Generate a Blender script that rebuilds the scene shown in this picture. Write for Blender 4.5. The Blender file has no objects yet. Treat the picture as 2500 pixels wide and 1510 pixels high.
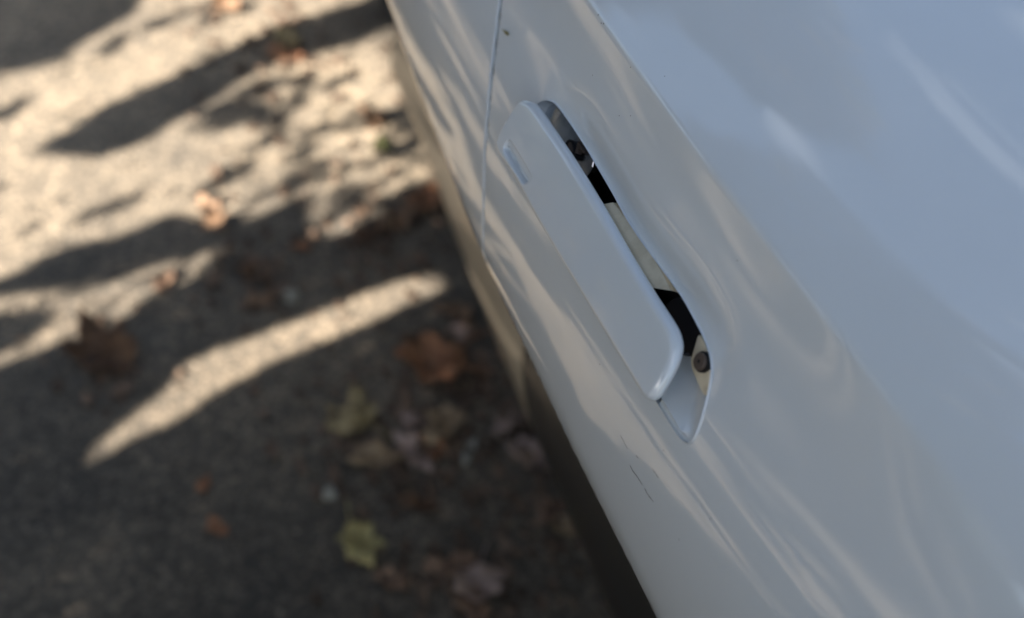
import bpy, bmesh, math, random
import numpy as np
from mathutils import Vector, Matrix
from mathutils.geometry import delaunay_2d_cdt

random.seed(4); RNG = np.random.default_rng(11)
scene = bpy.context.scene
COL = scene.collection

# ------------------------------------------------------------------ camera
cd = bpy.data.cameras.new('camera'); cam = bpy.data.objects.new('camera', cd); COL.objects.link(cam)
cd.sensor_width = 36; cd.lens = 43.2; cd.clip_start = .02; cd.clip_end = 600
CP = Vector((-.41856, .20127, 1.22987))
R_, D_, F_ = (-.313331, -.947595, .062344), (-.658163, .169364, -.733579), (.684577, -.270886, -.676739)
cam.matrix_world = Matrix(((R_[0], -D_[0], -F_[0], CP[0]), (R_[1], -D_[1], -F_[1], CP[1]), (R_[2], -D_[2], -F_[2], CP[2]), (0, 0, 0, 1)))
cd.dof.use_dof = True; cd.dof.focus_distance = .61; cd.dof.aperture_fstop = 4.1; cd.dof.aperture_blades = 7
scene.camera = cam

# ------------------------------------------------------------------ sky, sun, exposure
SUN_AZ = math.atan2(.90, -.43); SUN_EL = math.radians(28)
SUN = Vector((math.cos(SUN_AZ) * math.cos(SUN_EL), math.sin(SUN_AZ) * math.cos(SUN_EL), math.sin(SUN_EL)))
world = bpy.data.worlds.new('World'); scene.world = world; world.use_nodes = True
wn, wl = world.node_tree.nodes, world.node_tree.links
bg = wn['Background']; sky = wn.new('ShaderNodeTexSky'); sky.sky_type = 'NISHITA'; sky.sun_disc = False
sky.sun_elevation = SUN_EL; sky.sun_rotation = math.pi / 2 - SUN_AZ
sky.air_density = 1.0; sky.dust_density = 1.2; sky.ozone_density = 1.0
wtc = wn.new('ShaderNodeTexCoord'); wmap = wn.new('ShaderNodeMapping'); wmap.inputs['Scale'].default_value = (1, 1, 2.6)
wns = wn.new('ShaderNodeTexNoise'); wns.inputs['Scale'].default_value = 3.1; wns.inputs['Detail'].default_value = 7; wns.inputs['Roughness'].default_value = .58
wrp = wn.new('ShaderNodeValToRGB'); wrp.color_ramp.elements[0].position = .54; wrp.color_ramp.elements[1].position = .74
wmx = wn.new('ShaderNodeMix'); wmx.data_type = 'RGBA'
wl.new(wtc.outputs['Generated'], wmap.inputs[0]); wl.new(wmap.outputs[0], wns.inputs[0]); wl.new(wns.outputs['Fac'], wrp.inputs[0])
wl.new(wrp.outputs[0], wmx.inputs['Factor']); wl.new(sky.outputs[0], wmx.inputs['A']); wmx.inputs['B'].default_value = (10, 10.4, 11, 1)
wl.new(wmx.outputs['Result'], bg.inputs[0]); bg.inputs[1].default_value = .056
sd = bpy.data.lights.new('sun', 'SUN'); sd.energy = 5.0; sd.angle = math.radians(.5); sd.color = (1, .91, .80)
sun = bpy.data.objects.new('sun', sd); COL.objects.link(sun); sun.rotation_euler = SUN.to_track_quat('Z', 'Y').to_euler(); sun.location = SUN * 30
vs = scene.view_settings; vs.view_transform = 'Standard'; vs.look = 'None'; vs.exposure = 2.3; vs.gamma = 1; vs.use_curve_mapping = False
scene.cycles.use_denoising = True
scene.cycles.max_bounces = 8; scene.cycles.sample_clamp_indirect = 6

# ------------------------------------------------------------------ materials
def mat(name, col, rough=.5, metal=0., coat=0., coat_rough=.03, coat_ior=1.5, spec=.5):
    m = bpy.data.materials.new(name); m.use_nodes = True; b = m.node_tree.nodes['Principled BSDF']
    b.inputs['Base Color'].default_value = (*col, 1); b.inputs['Roughness'].default_value = rough; b.inputs['Metallic'].default_value = metal
    b.inputs['Coat Weight'].default_value = coat; b.inputs['Coat Roughness'].default_value = coat_rough; b.inputs['Coat IOR'].default_value = coat_ior
    b.inputs['Specular IOR Level'].default_value = spec
    return m
def nd(m, t, **k):
    n = m.node_tree.nodes.new(t)
    for a, v in k.items():
        if a.startswith('_'): setattr(n, a[1:], v)
        else: n.inputs[a].default_value = v
    return n
def lk(m, a, b): m.node_tree.links.new(a, b)
def noise_tint(m, scale, c0, c1, lo=.35, hi=.65, bump=0., detail=6, stretch=None, dist=.001):
    b = m.node_tree.nodes['Principled BSDF']; tc = nd(m, 'ShaderNodeTexCoord'); n = nd(m, 'ShaderNodeTexNoise', Scale=scale, Detail=detail)
    src = tc.outputs['Object']
    if stretch: mp = nd(m, 'ShaderNodeMapping', Scale=stretch); lk(m, src, mp.inputs[0]); src = mp.outputs[0]
    lk(m, src, n.inputs['Vector']); r = nd(m, 'ShaderNodeValToRGB'); e = r.color_ramp.elements
    e[0].position, e[1].position = lo, hi; e[0].color, e[1].color = (*c0, 1), (*c1, 1)
    lk(m, n.outputs['Fac'], r.inputs[0]); lk(m, r.outputs[0], b.inputs['Base Color'])
    if bump:
        bp = nd(m, 'ShaderNodeBump', Strength=bump, Distance=dist); lk(m, n.outputs['Fac'], bp.inputs['Height']); lk(m, bp.outputs[0], b.inputs['Normal'])
    return m

# white car paint: clear coat, faint dust film, faint orange peel
PAINT = mat('white_car_paint', (.6, .66, .7), .5, 0, 1., .035, 1.72, .5)
b = PAINT.node_tree.nodes['Principled BSDF']; tc = nd(PAINT, 'ShaderNodeTexCoord')
n1 = nd(PAINT, 'ShaderNodeTexNoise', Scale=900., Detail=1.); n2 = nd(PAINT, 'ShaderNodeTexNoise', Scale=22., Detail=8., Roughness=.65)
n3 = nd(PAINT, 'ShaderNodeTexVoronoi', Scale=260.)
for n in (n1, n2, n3): lk(PAINT, tc.outputs['Object'], n.inputs['Vector'])
bp = nd(PAINT, 'ShaderNodeBump', Strength=.04, Distance=.00025); lk(PAINT, n1.outputs['Fac'], bp.inputs['Height']); lk(PAINT, bp.outputs[0], b.inputs['Coat Normal'])
r = nd(PAINT, 'ShaderNodeValToRGB'); r.color_ramp.elements[0].position = .35; r.color_ramp.elements[1].position = .75
r.color_ramp.elements[0].color = (.006, .006, .006, 1); r.color_ramp.elements[1].color = (.035, .035, .035, 1)
lk(PAINT, n2.outputs['Fac'], r.inputs[0]); lk(PAINT, r.outputs[0], b.inputs['Coat Roughness'])
r2 = nd(PAINT, 'ShaderNodeValToRGB'); r2.color_ramp.elements[0].color = (.57, .63, .672, 1); r2.color_ramp.elements[1].color = (.62, .675, .71, 1)
lk(PAINT, n2.outputs['Fac'], r2.inputs[0])
rs = nd(PAINT, 'ShaderNodeValToRGB'); rs.color_ramp.elements[0].position = .025; rs.color_ramp.elements[1].position = .06
rs.color_ramp.elements[0].color = (.55, .55, .55, 1); rs.color_ramp.elements[1].color = (1, 1, 1, 1); lk(PAINT, n3.outputs['Distance'], rs.inputs[0])
mx = nd(PAINT, 'ShaderNodeMix', _data_type='RGBA', _blend_type='MULTIPLY'); mx.inputs['Factor'].default_value = .25
lk(PAINT, r2.outputs[0], mx.inputs['A']); lk(PAINT, rs.outputs[0], mx.inputs['B']); lk(PAINT, mx.outputs['Result'], b.inputs['Base Color'])
SILLR = mat('bounce_tinted_lower_body', (.40, .335, .24), .4, 0, .8, .12, 1.7)  # tan stands in for warm light bounced off the ground
SILLM = mat('dark_lower_body', (.022, .021, .020), .35, 0, .5, .15, 1.6)
BLACK = mat('black_plastic', (.006, .006, .008), .42, 0, 0, .1, 1.5, .25)
SEAL = mat('black_rubber', (.012, .012, .013), .7)
CHROME = mat('satin_metal', (.42, .43, .44), .22, 1.)
noise_tint(CHROME, 60, (.45, .46, .48), (.80, .80, .80), .4, .62)
BEIGE = mat('reflection_tinted_metal', (.50, .46, .36), .38, .15)  # reflection of the sunlit ground put into the metal's base colour
noise_tint(BEIGE, 120, (.66, .58, .42), (.76, .68, .51), .4, .6)
BRONZE = mat('brown_plastic', (.085, .062, .048), .5)
DOTM = mat('dark_grime', (.02, .02, .02), .8)
GLASS = mat('tinted_glass', (.012, .016, .018), .04, 0, 1., .0)
TYRE = mat('tyre_rubber', (.02, .02, .02), .8); RIMM = mat('rim_alloy', (.5, .5, .52), .3, 1.)

GROUNDM = mat('asphalt', (.06, .058, .055), .9, spec=.3)
b = GROUNDM.node_tree.nodes['Principled BSDF']; tc = nd(GROUNDM, 'ShaderNodeTexCoord')
def gnoise(scale, detail=6, rough=.6):
    n = nd(GROUNDM, 'ShaderNodeTexNoise', Scale=scale, Detail=detail, Roughness=rough); lk(GROUNDM, tc.outputs['Object'], n.inputs['Vector']); return n
def gramp(src, p0, c0, p1, c1):
    r = nd(GROUNDM, 'ShaderNodeValToRGB'); e = r.color_ramp.elements; e[0].position, e[1].position = p0, p1; e[0].color, e[1].color = (*c0, 1), (*c1, 1); lk(GROUNDM, src, r.inputs[0]); return r
big = gramp(gnoise(2.2).outputs['Fac'], .36, (.074, .071, .067), .66, (.168, .151, .127))
mid = gramp(gnoise(26).outputs['Fac'], .30, (.80, .80, .80), .72, (1.2, 1.18, 1.14))
vo = nd(GROUNDM, 'ShaderNodeTexVoronoi', Scale=170.); lk(GROUNDM, tc.outputs['Object'], vo.inputs['Vector'])
sep = nd(GROUNDM, 'ShaderNodeSeparateColor'); lk(GROUNDM, vo.outputs['Color'], sep.inputs[0])
chips = gramp(sep.outputs[0], .55, (.85, .85, .85), .97, (1.8, 1.7, 1.58))
m1 = nd(GROUNDM, 'ShaderNodeMix', _data_type='RGBA', _blend_type='MULTIPLY'); m1.inputs['Factor'].default_value = 1
lk(GROUNDM, big.outputs[0], m1.inputs['A']); lk(GROUNDM, mid.outputs[0], m1.inputs['B'])
m2 = nd(GROUNDM, 'ShaderNodeMix', _data_type='RGBA', _blend_type='MULTIPLY'); m2.inputs['Factor'].default_value = 1
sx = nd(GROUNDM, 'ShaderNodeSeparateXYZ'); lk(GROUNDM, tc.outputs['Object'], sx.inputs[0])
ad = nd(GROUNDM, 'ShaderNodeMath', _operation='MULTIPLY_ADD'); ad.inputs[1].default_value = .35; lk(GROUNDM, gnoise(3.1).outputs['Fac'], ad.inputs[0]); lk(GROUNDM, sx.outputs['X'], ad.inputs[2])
sunlit_tint = gramp(ad.outputs[0], .70, (.92, .86, .80), 1.0, (1.75, 1.66, 1.52)); mr = nd(GROUNDM, 'ShaderNodeMapRange'); mr.inputs['From Min'].default_value = .55; mr.inputs['From Max'].default_value = 1.45  # sunlight painted in: asphalt lightened and warmed towards the sunlit far stretch
lk(GROUNDM, ad.outputs[0], mr.inputs['Value']); sunlit_tint.color_ramp.elements[0].position = 0; lk(GROUNDM, mr.outputs[0], sunlit_tint.inputs[0])
m3 = nd(GROUNDM, 'ShaderNodeMix', _data_type='RGBA', _blend_type='MULTIPLY'); m3.inputs['Factor'].default_value = 1; lk(GROUNDM, m1.outputs['Result'], m3.inputs['A']); lk(GROUNDM, sunlit_tint.outputs[0], m3.inputs['B'])
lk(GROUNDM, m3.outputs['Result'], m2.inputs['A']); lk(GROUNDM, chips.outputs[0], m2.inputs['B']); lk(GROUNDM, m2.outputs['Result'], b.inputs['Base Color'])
bp = nd(GROUNDM, 'ShaderNodeBump', Strength=.5, Distance=.003); lk(GROUNDM, vo.outputs['Distance'], bp.inputs['Height']); lk(GROUNDM, bp.outputs[0], b.inputs['Normal'])

# ------------------------------------------------------------------ mesh helpers
def link(name, me, mats, parent=None, smooth=True):
    o = bpy.data.objects.new(name, me); COL.objects.link(o)
    for m in (mats if isinstance(mats, (list, tuple)) else [mats]): me.materials.append(m)
    if smooth: me.shade_smooth()
    if parent: o.parent = parent; o.matrix_parent_inverse = parent.matrix_world.inverted()
    return o
def mesh(name, V, Fc, mats, parent=None, smooth=True, normals=None):
    me = bpy.data.meshes.new(name); me.from_pydata([tuple(map(float, v)) for v in V], [], [tuple(int(i) for i in f) for f in Fc]); me.update()
    o = link(name, me, mats, parent, smooth)
    if normals is not None: me.normals_split_custom_set_from_vertices([tuple(map(float, n)) for n in normals])
    return o
def tag(o, label, cat, group=None, kind=None):
    if label: o['label'] = label
    if cat: o['category'] = cat
    if group: o['group'] = group
    if kind: o['kind'] = kind
    return o
def empty(name, loc):
    o = bpy.data.objects.new(name, None); COL.objects.link(o); o.location = loc; o.empty_display_size = .05; bpy.context.view_layer.update(); return o
def smooth_loop(P, n, it=1):
    P = np.array(P, float); m = len(P); out = []
    for i in range(m):
        a, b_, c, d = P[i - 1], P[i], P[(i + 1) % m], P[(i + 2) % m]
        for t in np.linspace(0, 1, 12, endpoint=False):
            out.append(.5 * ((2 * b_) + (c - a) * t + (2 * a - 5 * b_ + 4 * c - d) * t * t + (3 * b_ - a - 3 * c + d) * t ** 3))
    Q = np.array(out); L = np.linalg.norm(np.roll(Q, -1, 0) - Q, axis=1); c = np.concatenate([[0], np.cumsum(L)]); tt = np.linspace(0, c[-1], n, endpoint=False)
    Q = np.vstack([Q, Q[:1]]); R = np.stack([np.interp(tt, c, Q[:, k]) for k in range(2)], 1)
    for _ in range(it): R = .25 * np.roll(R, 1, 0) + .5 * R + .25 * np.roll(R, -1, 0)
    return R
def inside(P, poly):
    P = np.asarray(P, float); poly = np.asarray(poly, float); r = np.zeros(len(P), bool); j = len(poly) - 1
    for i in range(len(poly)):
        a, c = poly[i], poly[j]
        cnd = ((a[1] > P[:, 1]) != (c[1] > P[:, 1])) & (P[:, 0] < (c[0] - a[0]) * (P[:, 1] - a[1]) / (c[1] - a[1] + 1e-15) + a[0]); r ^= cnd; j = i
    return r
def pdist(P, poly, closed=True):
    P = np.asarray(P, float); A = np.asarray(poly, float); B = np.roll(A, -1, 0)
    if not closed: A, B = A[:-1], A[1:]
    d = np.full(len(P), 1e9)
    for a, c in zip(A, B):
        ab = c - a; t = np.clip(((P - a) @ ab) / (ab @ ab + 1e-15), 0, 1); d = np.minimum(d, np.linalg.norm(P - (a + t[:, None] * ab), axis=1))
    return d
def sdist(P, poly): return pdist(P, poly) * np.where(inside(P, poly), -1, 1)
def offset_loop(L, d):
    t = np.roll(L, -1, 0) - np.roll(L, 1, 0); t /= np.linalg.norm(t, axis=1)[:, None] + 1e-12
    area = .5 * np.sum(L[:, 0] * np.roll(L[:, 1], -1) - np.roll(L[:, 0], -1) * L[:, 1]); n = np.stack([t[:, 1], -t[:, 0]], 1) * (1 if area > 0 else -1)
    return L + n * d
def triangulate(outer, holes, pts):
    V = [Vector(p) for p in outer]; E = [(i, (i + 1) % len(outer)) for i in range(len(outer))]
    for h in holes:
        k = len(V); V += [Vector(p) for p in h]; E += [(k + i, k + (i + 1) % len(h)) for i in range(len(h))]
    V += [Vector(p) for p in pts]
    v, e, f, *_ = delaunay_2d_cdt(V, E, [], 0, 1e-7)
    P = np.array([tuple(q) for q in v]); F = np.array([t for t in f if len(t) == 3]); c = P[F].mean(1)
    k = inside(c, outer)
    for h in holes: k &= ~inside(c, h)
    return P, F[k]

OPEN = [(0.1122, 0.1043), (0.1033, 0.1061), (0.0832, 0.1068), (0.0553, 0.1064), (0.0284, 0.1059), (0.0015, 0.1051), (-0.0274, 0.1062), (-0.0534, 0.1072), (-0.0713, 0.1068), (-0.0827, 0.106), (-0.0924, 0.1038), (-0.1002, 0.0989), (-0.1072, 0.0895), (-0.1122, 0.0793), (-0.1137, 0.0723), (-0.1119, 0.0689), (-0.1064, 0.0668), (-0.0955, 0.066), (-0.0836, 0.0658), (-0.0609, 0.0662), (-0.0203, 0.0666), (0.0254, 0.0659), (0.0656, 0.0675), (0.0982, 0.0715), (0.1154, 0.0819), (0.121, 0.0935), (0.12, 0.0986)]
HANDLE = [(0.1174, 0.0075), (0.1086, 0.0099), (0.088, 0.0111), (0.0541, 0.0125), (0.0169, 0.0128), (-0.0187, 0.012), (-0.0478, 0.0118), (-0.0695, 0.0122), (-0.077, 0.0117), (-0.0831, 0.0095), (-0.0876, 0.0049), (-0.0909, -0.0031), (-0.0927, -0.0117), (-0.0931, -0.0145), (-0.0914, -0.0176), (-0.0882, -0.0191), (-0.0784, -0.0192), (-0.0546, -0.0199), (-0.019, -0.021), (0.0139, -0.0222), (0.0499, -0.0233), (0.0852, -0.0237), (0.1088, -0.0259), (0.1171, -0.0255), (0.1213, -0.0208), (0.1231, -0.0114), (0.1243, -0.0005), (0.1229, 0.0043)]
SLOT_OUT = [(0.1091, -0.0167), (0.1076, -0.0137), (0.103, -0.013), (0.0736, -0.0122), (0.0698, -0.0134), (0.0701, -0.0165), (0.0734, -0.0194), (0.0783, -0.0198), (0.1047, -0.0207)]
SLOT_IN = [(0.1073, -0.0183), (0.1062, -0.017), (0.104, -0.0165), (0.0744, -0.0158), (0.0727, -0.0165), (0.0741, -0.0183), (0.0763, -0.0192), (0.1056, -0.0199)]
BAR = [(0.0218, 0.0076), (0.0233, 0.012), (0.0184, 0.0142), (-0.0198, 0.016), (-0.0531, 0.0132), (-0.0371, -0.001), (-0.0248, -0.0032), (0.0377, -0.0061)]
BACKBAR = [(0.0283, 0.0127), (0.0199, 0.0138), (-0.0517, 0.0136), (-0.0469, 0.0093)]
SCREW = [(-0.0893, 0.0073), (-0.085, 0.0107), (-0.0862, 0.0043), (-0.0924, 0.0102), (-0.0928, 0.0038)]
BRACKET = [(-0.0765, 0.0125), (-0.0844, 0.0118), (-0.0935, 0.0079), (-0.1001, 0.0017), (-0.101, -0.002), (-0.0987, -0.0022), (-0.0906, -0.0013), (-0.085, -0.0004), (-0.0817, 0.0016), (-0.0785, 0.0075)]
DARKARM = [(-0.0476, 0.0073), (-0.0543, 0.0137), (-0.0777, 0.0129), (-0.0805, 0.008), (-0.0826, 0.0023), (-0.0855, 0.0007), (-0.0846, -0.0007), (-0.0767, 0.0013), (-0.069, -0.0055), (-0.048, -0.0041)]
FLOOR = [(-0.075, 0.0008), (-0.0836, 0.0001), (-0.0902, -0.0017), (-0.0953, -0.007), (-0.0993, -0.0146), (-0.102, -0.0219), (-0.1014, -0.0236), (-0.0931, -0.0238), (-0.0777, -0.0239), (-0.0674, -0.0241), (-0.0626, -0.0167), (-0.0665, -0.0051)]
CLIP1 = [(0.0914, 0.001), (0.0917, 0.0035), (0.0895, 0.0057), (0.086, 0.0064), (0.0813, 0.0053), (0.0769, 0.0021), (0.0824, -0.0018)]
CLIP1IN = [(0.0884, 0.0019), (0.0882, 0.0046), (0.0854, 0.0049), (0.0814, 0.0034), (0.0819, 0.0019), (0.0852, 0.0015)]
CLIP2 = [(0.079, 0.0037), (0.0819, 0.0098), (0.0714, 0.0099), (0.0727, 0.0082), (0.0782, 0.0081), (0.0766, 0.0051)]
LINER = [(0.1341, 0.0017), (0.1244, 0.0048), (0.0676, 0.0059), (0.0865, -0.0079), (0.1346, -0.013)]
LEAFPOS = [(0.73, -0.157, 0.086), (0.665, -0.017, 0.063), (0.596, -0.028, 0.046), (0.648, -0.091, 0.025), (0.623, -0.129, 0.052), (0.591, -0.078, 0.057), (0.572, -0.148, 0.032), (0.607, -0.216, 0.044), (0.548, -0.222, 0.046), (0.507, -0.061, 0.044), (0.472, 0.022, 0.051), (0.404, -0.077, 0.043), (0.373, -0.1, 0.055), (0.349, -0.083, 0.039), (0.424, -0.231, 0.034), (0.453, -0.219, 0.037), (0.865, 0.283, 0.083), (0.984, 0.062, 0.041), (0.929, 0.059, 0.031), (1.141, 0.101, 0.07), (0.932, 0.017, 0.023), (0.826, -0.209, 0.045), (1.065, -0.188, 0.072), (1.097, -0.234, 0.053), (1.038, -0.125, 0.052), (1.637, -0.11, 0.048), (1.581, -0.095, 0.047), (1.342, -0.206, 0.051), (1.262, -0.2, 0.035), (1.778, -0.018, 0.063), (0.557, 0.039, 0.018), (0.406, -0.004, 0.03), (0.54, 0.182, 0.023), (0.61, 0.188, 0.019), (0.798, -0.207, 0.027), (1.034, -0.021, 0.022), (1.014, 0.057, 0.025), (1.0, 0.191, 0.031), (0.689, -0.025, 0.022), (0.715, -0.212, 0.023), (0.782, -0.135, 0.035), (0.592, -0.106, 0.032)]
SPECKS = [(0.1082, 0.1575), (0.102, 0.1564), (0.0998, 0.1574), (0.0368, 0.1683), (0.0599, 0.1566), (0.0425, 0.1405), (0.0512, 0.1349), (0.0893, 0.1346), (-0.0738, 0.142), (-0.1012, 0.0533), (-0.1352, 0.0315), (-0.1455, 0.0578), (-0.034, 0.0434), (-0.0239, 0.0751)]
SCRATCHES = [[(-0.0843, 0.025), (-0.0879, 0.0247), (-0.0924, 0.0259), (-0.0957, 0.0261), (-0.0984, 0.0263)],[(-0.1005, 0.0267), (-0.1036, 0.0264), (-0.1076, 0.0273), (-0.11, 0.0279)],[(-0.0999, 0.0397), (-0.1031, 0.0402), (-0.1066, 0.0404)],[(-0.0695, 0.0302), (-0.0788, 0.0297)],[(-0.086, 0.0335), (-0.0885, 0.034)]]
SEED = [(0.1935, 0.1),(0.1996, 0.0986),(0.1875, 0.1018)]
LEDGE = [(-0.083, -0.0073, 0.8271), (-0.0967, -0.0076, 0.8272), (-0.1048, -0.0076, 0.8272), (-0.1061, -0.008, 0.8274), (-0.1054, -0.009, 0.828), (-0.0993, -0.0143, 0.8308), (-0.0916, -0.0202, 0.834), (-0.0849, -0.0234, 0.8356), (-0.0767, -0.025, 0.8365), (-0.0693, -0.0254, 0.8367), (-0.0582, -0.0227, 0.8352), (-0.0628, -0.0112, 0.8291)]
RIM = [(-0.0836, 0.0658), (-0.0955, 0.066), (-0.1064, 0.0668), (-0.1119, 0.0689), (-0.1137, 0.0723), (-0.1122, 0.0793), (-0.1072, 0.0895), (-0.1002, 0.0989), (-0.0924, 0.1038), (-0.0827, 0.106)]
SHADE_SHAPES = {
  'MAIN': [(1.633, 0.667), (1.636, 0.443), (1.656, 0.373), (1.674, 0.295), (1.739, 0.255), (1.799, 0.175), (1.902, 0.118), (2.124, 0.043), (2.011, -0.541), (1.072, -0.337), (1.154, -0.256), (1.13, -0.198), (1.09, -0.171), (1.068, -0.132), (1.047, -0.091), (1.054, -0.051), (1.079, -0.046), (1.113, -0.042), (1.143, -0.044), (1.134, -0.015), (1.126, 0.019), (1.108, 0.079), (1.114, 0.097), (1.142, 0.125), (1.161, 0.16), (1.136, 0.206), (1.125, 0.244), (1.123, 0.298), (1.099, 0.358), (1.062, 0.417), (0.982, 0.629)],
  'STREAK': [(0.695, 0.317), (0.708, 0.319), (0.73, 0.295), (0.757, 0.257), (0.785, 0.216), (0.829, 0.187), (0.843, 0.162), (0.859, 0.095), (0.888, -0.004), (0.916, -0.096), (0.929, -0.162), (0.929, -0.201), (0.911, -0.215), (0.889, -0.205), (0.874, -0.148), (0.848, -0.08), (0.811, 0.046), (0.776, 0.131), (0.751, 0.178), (0.729, 0.202), (0.717, 0.25), (0.69, 0.301)],
  'LOWLIT': [(0.851, 0.524), (0.938, 0.525), (0.919, 0.421), (0.952, 0.371), (0.968, 0.348), (0.986, 0.386), (0.986, 0.419), (0.997, 0.526), (1.032, 0.527), (1.044, 0.417), (1.044, 0.384), (1.037, 0.339), (1.06, 0.279), (1.066, 0.226), (1.05, 0.221), (1.065, 0.166), (1.073, 0.103), (1.06, 0.094), (1.032, 0.109), (0.999, 0.15), (0.967, 0.207), (0.935, 0.256), (0.92, 0.302), (0.907, 0.351), (0.887, 0.421)],
  'BAR': [(1.39, 0.344), (1.409, 0.321), (1.484, 0.239), (1.578, 0.088), (1.661, -0.037), (1.734, -0.209), (1.765, -0.299), (1.814, -0.396), (1.677, -0.402), (1.668, -0.329), (1.606, -0.221), (1.588, -0.131), (1.562, -0.05), (1.513, 0.017), (1.411, 0.143), (1.365, 0.202), (1.356, 0.262), (1.372, 0.313)],
  'WEDGE': [(1.401, 0.11), (1.464, 0.039), (1.527, -0.044), (1.536, -0.083), (1.511, -0.086), (1.478, -0.05), (1.448, -0.031), (1.413, -0.068), (1.378, -0.054), (1.383, -0.005), (1.376, 0.038), (1.381, 0.079)],
  'CORNER': [(2.328, 0.707), (2.201, 0.034), (1.86, 0.154), (1.769, 0.252), (1.736, 0.313), (1.681, 0.358), (1.658, 0.415), (1.62, 0.666)],
  'TWIG1': [(1.314, -0.059), (1.357, -0.089), (1.371, -0.168), (1.391, -0.254), (1.395, -0.293), (1.323, -0.289), (1.226, -0.276), (1.219, -0.228), (1.213, -0.153), (1.233, -0.144), (1.245, -0.196), (1.322, -0.237), (1.338, -0.168), (1.327, -0.108)],
}
SHADE_STROKES = {'s3': [(1.183, 0.294), (1.227, 0.209)], 's4': [(1.211, 0.109), (1.261, 0.032)], 's5': [(1.503, 0.405), (1.538, 0.364)], 's6': [(1.675, 0.219), (1.721, 0.188)], 's7': [(1.743, 0.022), (1.823, -0.021)], 's8': [(1.75, 0.127), (1.807, 0.019)], 's9': [(1.498, -0.084), (1.522, -0.133)], 's10': [(0.95, 0.42), (1.012, 0.346)], 's10b': [(1.012, 0.346), (1.048, 0.233)], 's11': [(1.062, 0.417), (1.058, 0.383)], 's12': [(1.498, -0.113), (1.423, -0.084)], 's13': [(1.475, -0.154), (1.494, -0.196)], 's14': [(1.258, -0.038), (1.295, -0.087)], 's15': [(1.215, -0.024), (1.243, -0.104)], 's16': [(1.18, 0.016), (1.215, -0.071)]}

# ------------------------------------------------------------------ the car's side as one smooth surface S(x, s)
# tilt of the body side (degrees above horizontal outward) against arc length s, integrated to a section
TA=[(-.64,-88),(-.60,-85),(-.58,-45),(-.56,-10),(-.535,8),(-.50,14),(-.44,12),(-.40,2),(-.36,-14),(-.30,-31),(-.22,-35),(-.14,-35),(-.08,-35),(-.045,-30),(-.028,-12),(-.012,0),(.015,5),(.04,11),(.065,18.5),(.09,24.5),(.115,26),(.13,22),(.150,16),(.1603,15),(.1621,50),(.18,53),(.22,59),(.25,66),(.28,74),(.33,80),(.42,83)]
TB=[(-.64,-88),(-.60,-85),(-.58,-45),(-.56,-10),(-.535,8),(-.50,14),(-.44,12),(-.40,2),(-.36,-14),(-.30,-31),(-.22,-35),(-.14,-35),(-.08,-35),(-.045,-30),(-.028,-12),(-.012,0),(.015,5),(.04,10),(.065,16.5),(.09,22),(.115,24),(.13,25),(.145,29),(.165,37),(.19,46),(.22,53),(.25,61),(.28,70),(.33,78),(.42,83)]
DS=.0005; SG=np.arange(-.64,.42+DS/2,DS); I0=int(round(.64/DS))
Y0,Z0=.0055,.758
def integ(T):
    T=np.array(T);th=np.radians(np.interp(SG,T[:,0],T[:,1]))
    k=np.ones(9)/9; th=np.convolve(np.pad(th,4,'edge'),k,'valid')
    y=np.concatenate([[0],np.cumsum(-np.sin((th[1:]+th[:-1])/2)*DS)]);z=np.concatenate([[0],np.cumsum(np.cos((th[1:]+th[:-1])/2)*DS)])
    return y-y[I0]+Y0,z-z[I0]+Z0
YA,ZA=integ(TA);YB,ZB=integ(TB)
def plan(x,s):
    t=x-.15;g=.5*(t+np.sqrt(t*t+.0025))
    w=np.interp(s,[-.6,-.3,-.1],[.35,.6,1.])
    return -(.060*g+.09*np.clip(x-.35,0,.6)**2)*w - .02*np.clip(-x-.02,0,.5)- .02*np.clip(-x-.5,0,9)**2
def base(x,s):
    x=np.asarray(x,float);s=np.asarray(s,float)
    s0=s;s=s+(.0042*np.clip(x/.13,0,1.4)+.0062*np.clip((-x-.03)/.13,0,1.4))*np.exp(-((s-.163)/.03)**2)
    w=np.clip((x+.30)/.22,0,1);w=w*w*(3-2*w)
    y=w*np.interp(s,SG,YA)+(1-w)*np.interp(s,SG,YB);z=w*np.interp(s,SG,ZA)+(1-w)*np.interp(s,SG,ZB)
    return np.stack([x+0*s,y+plan(x,s0),z],-1)

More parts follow.
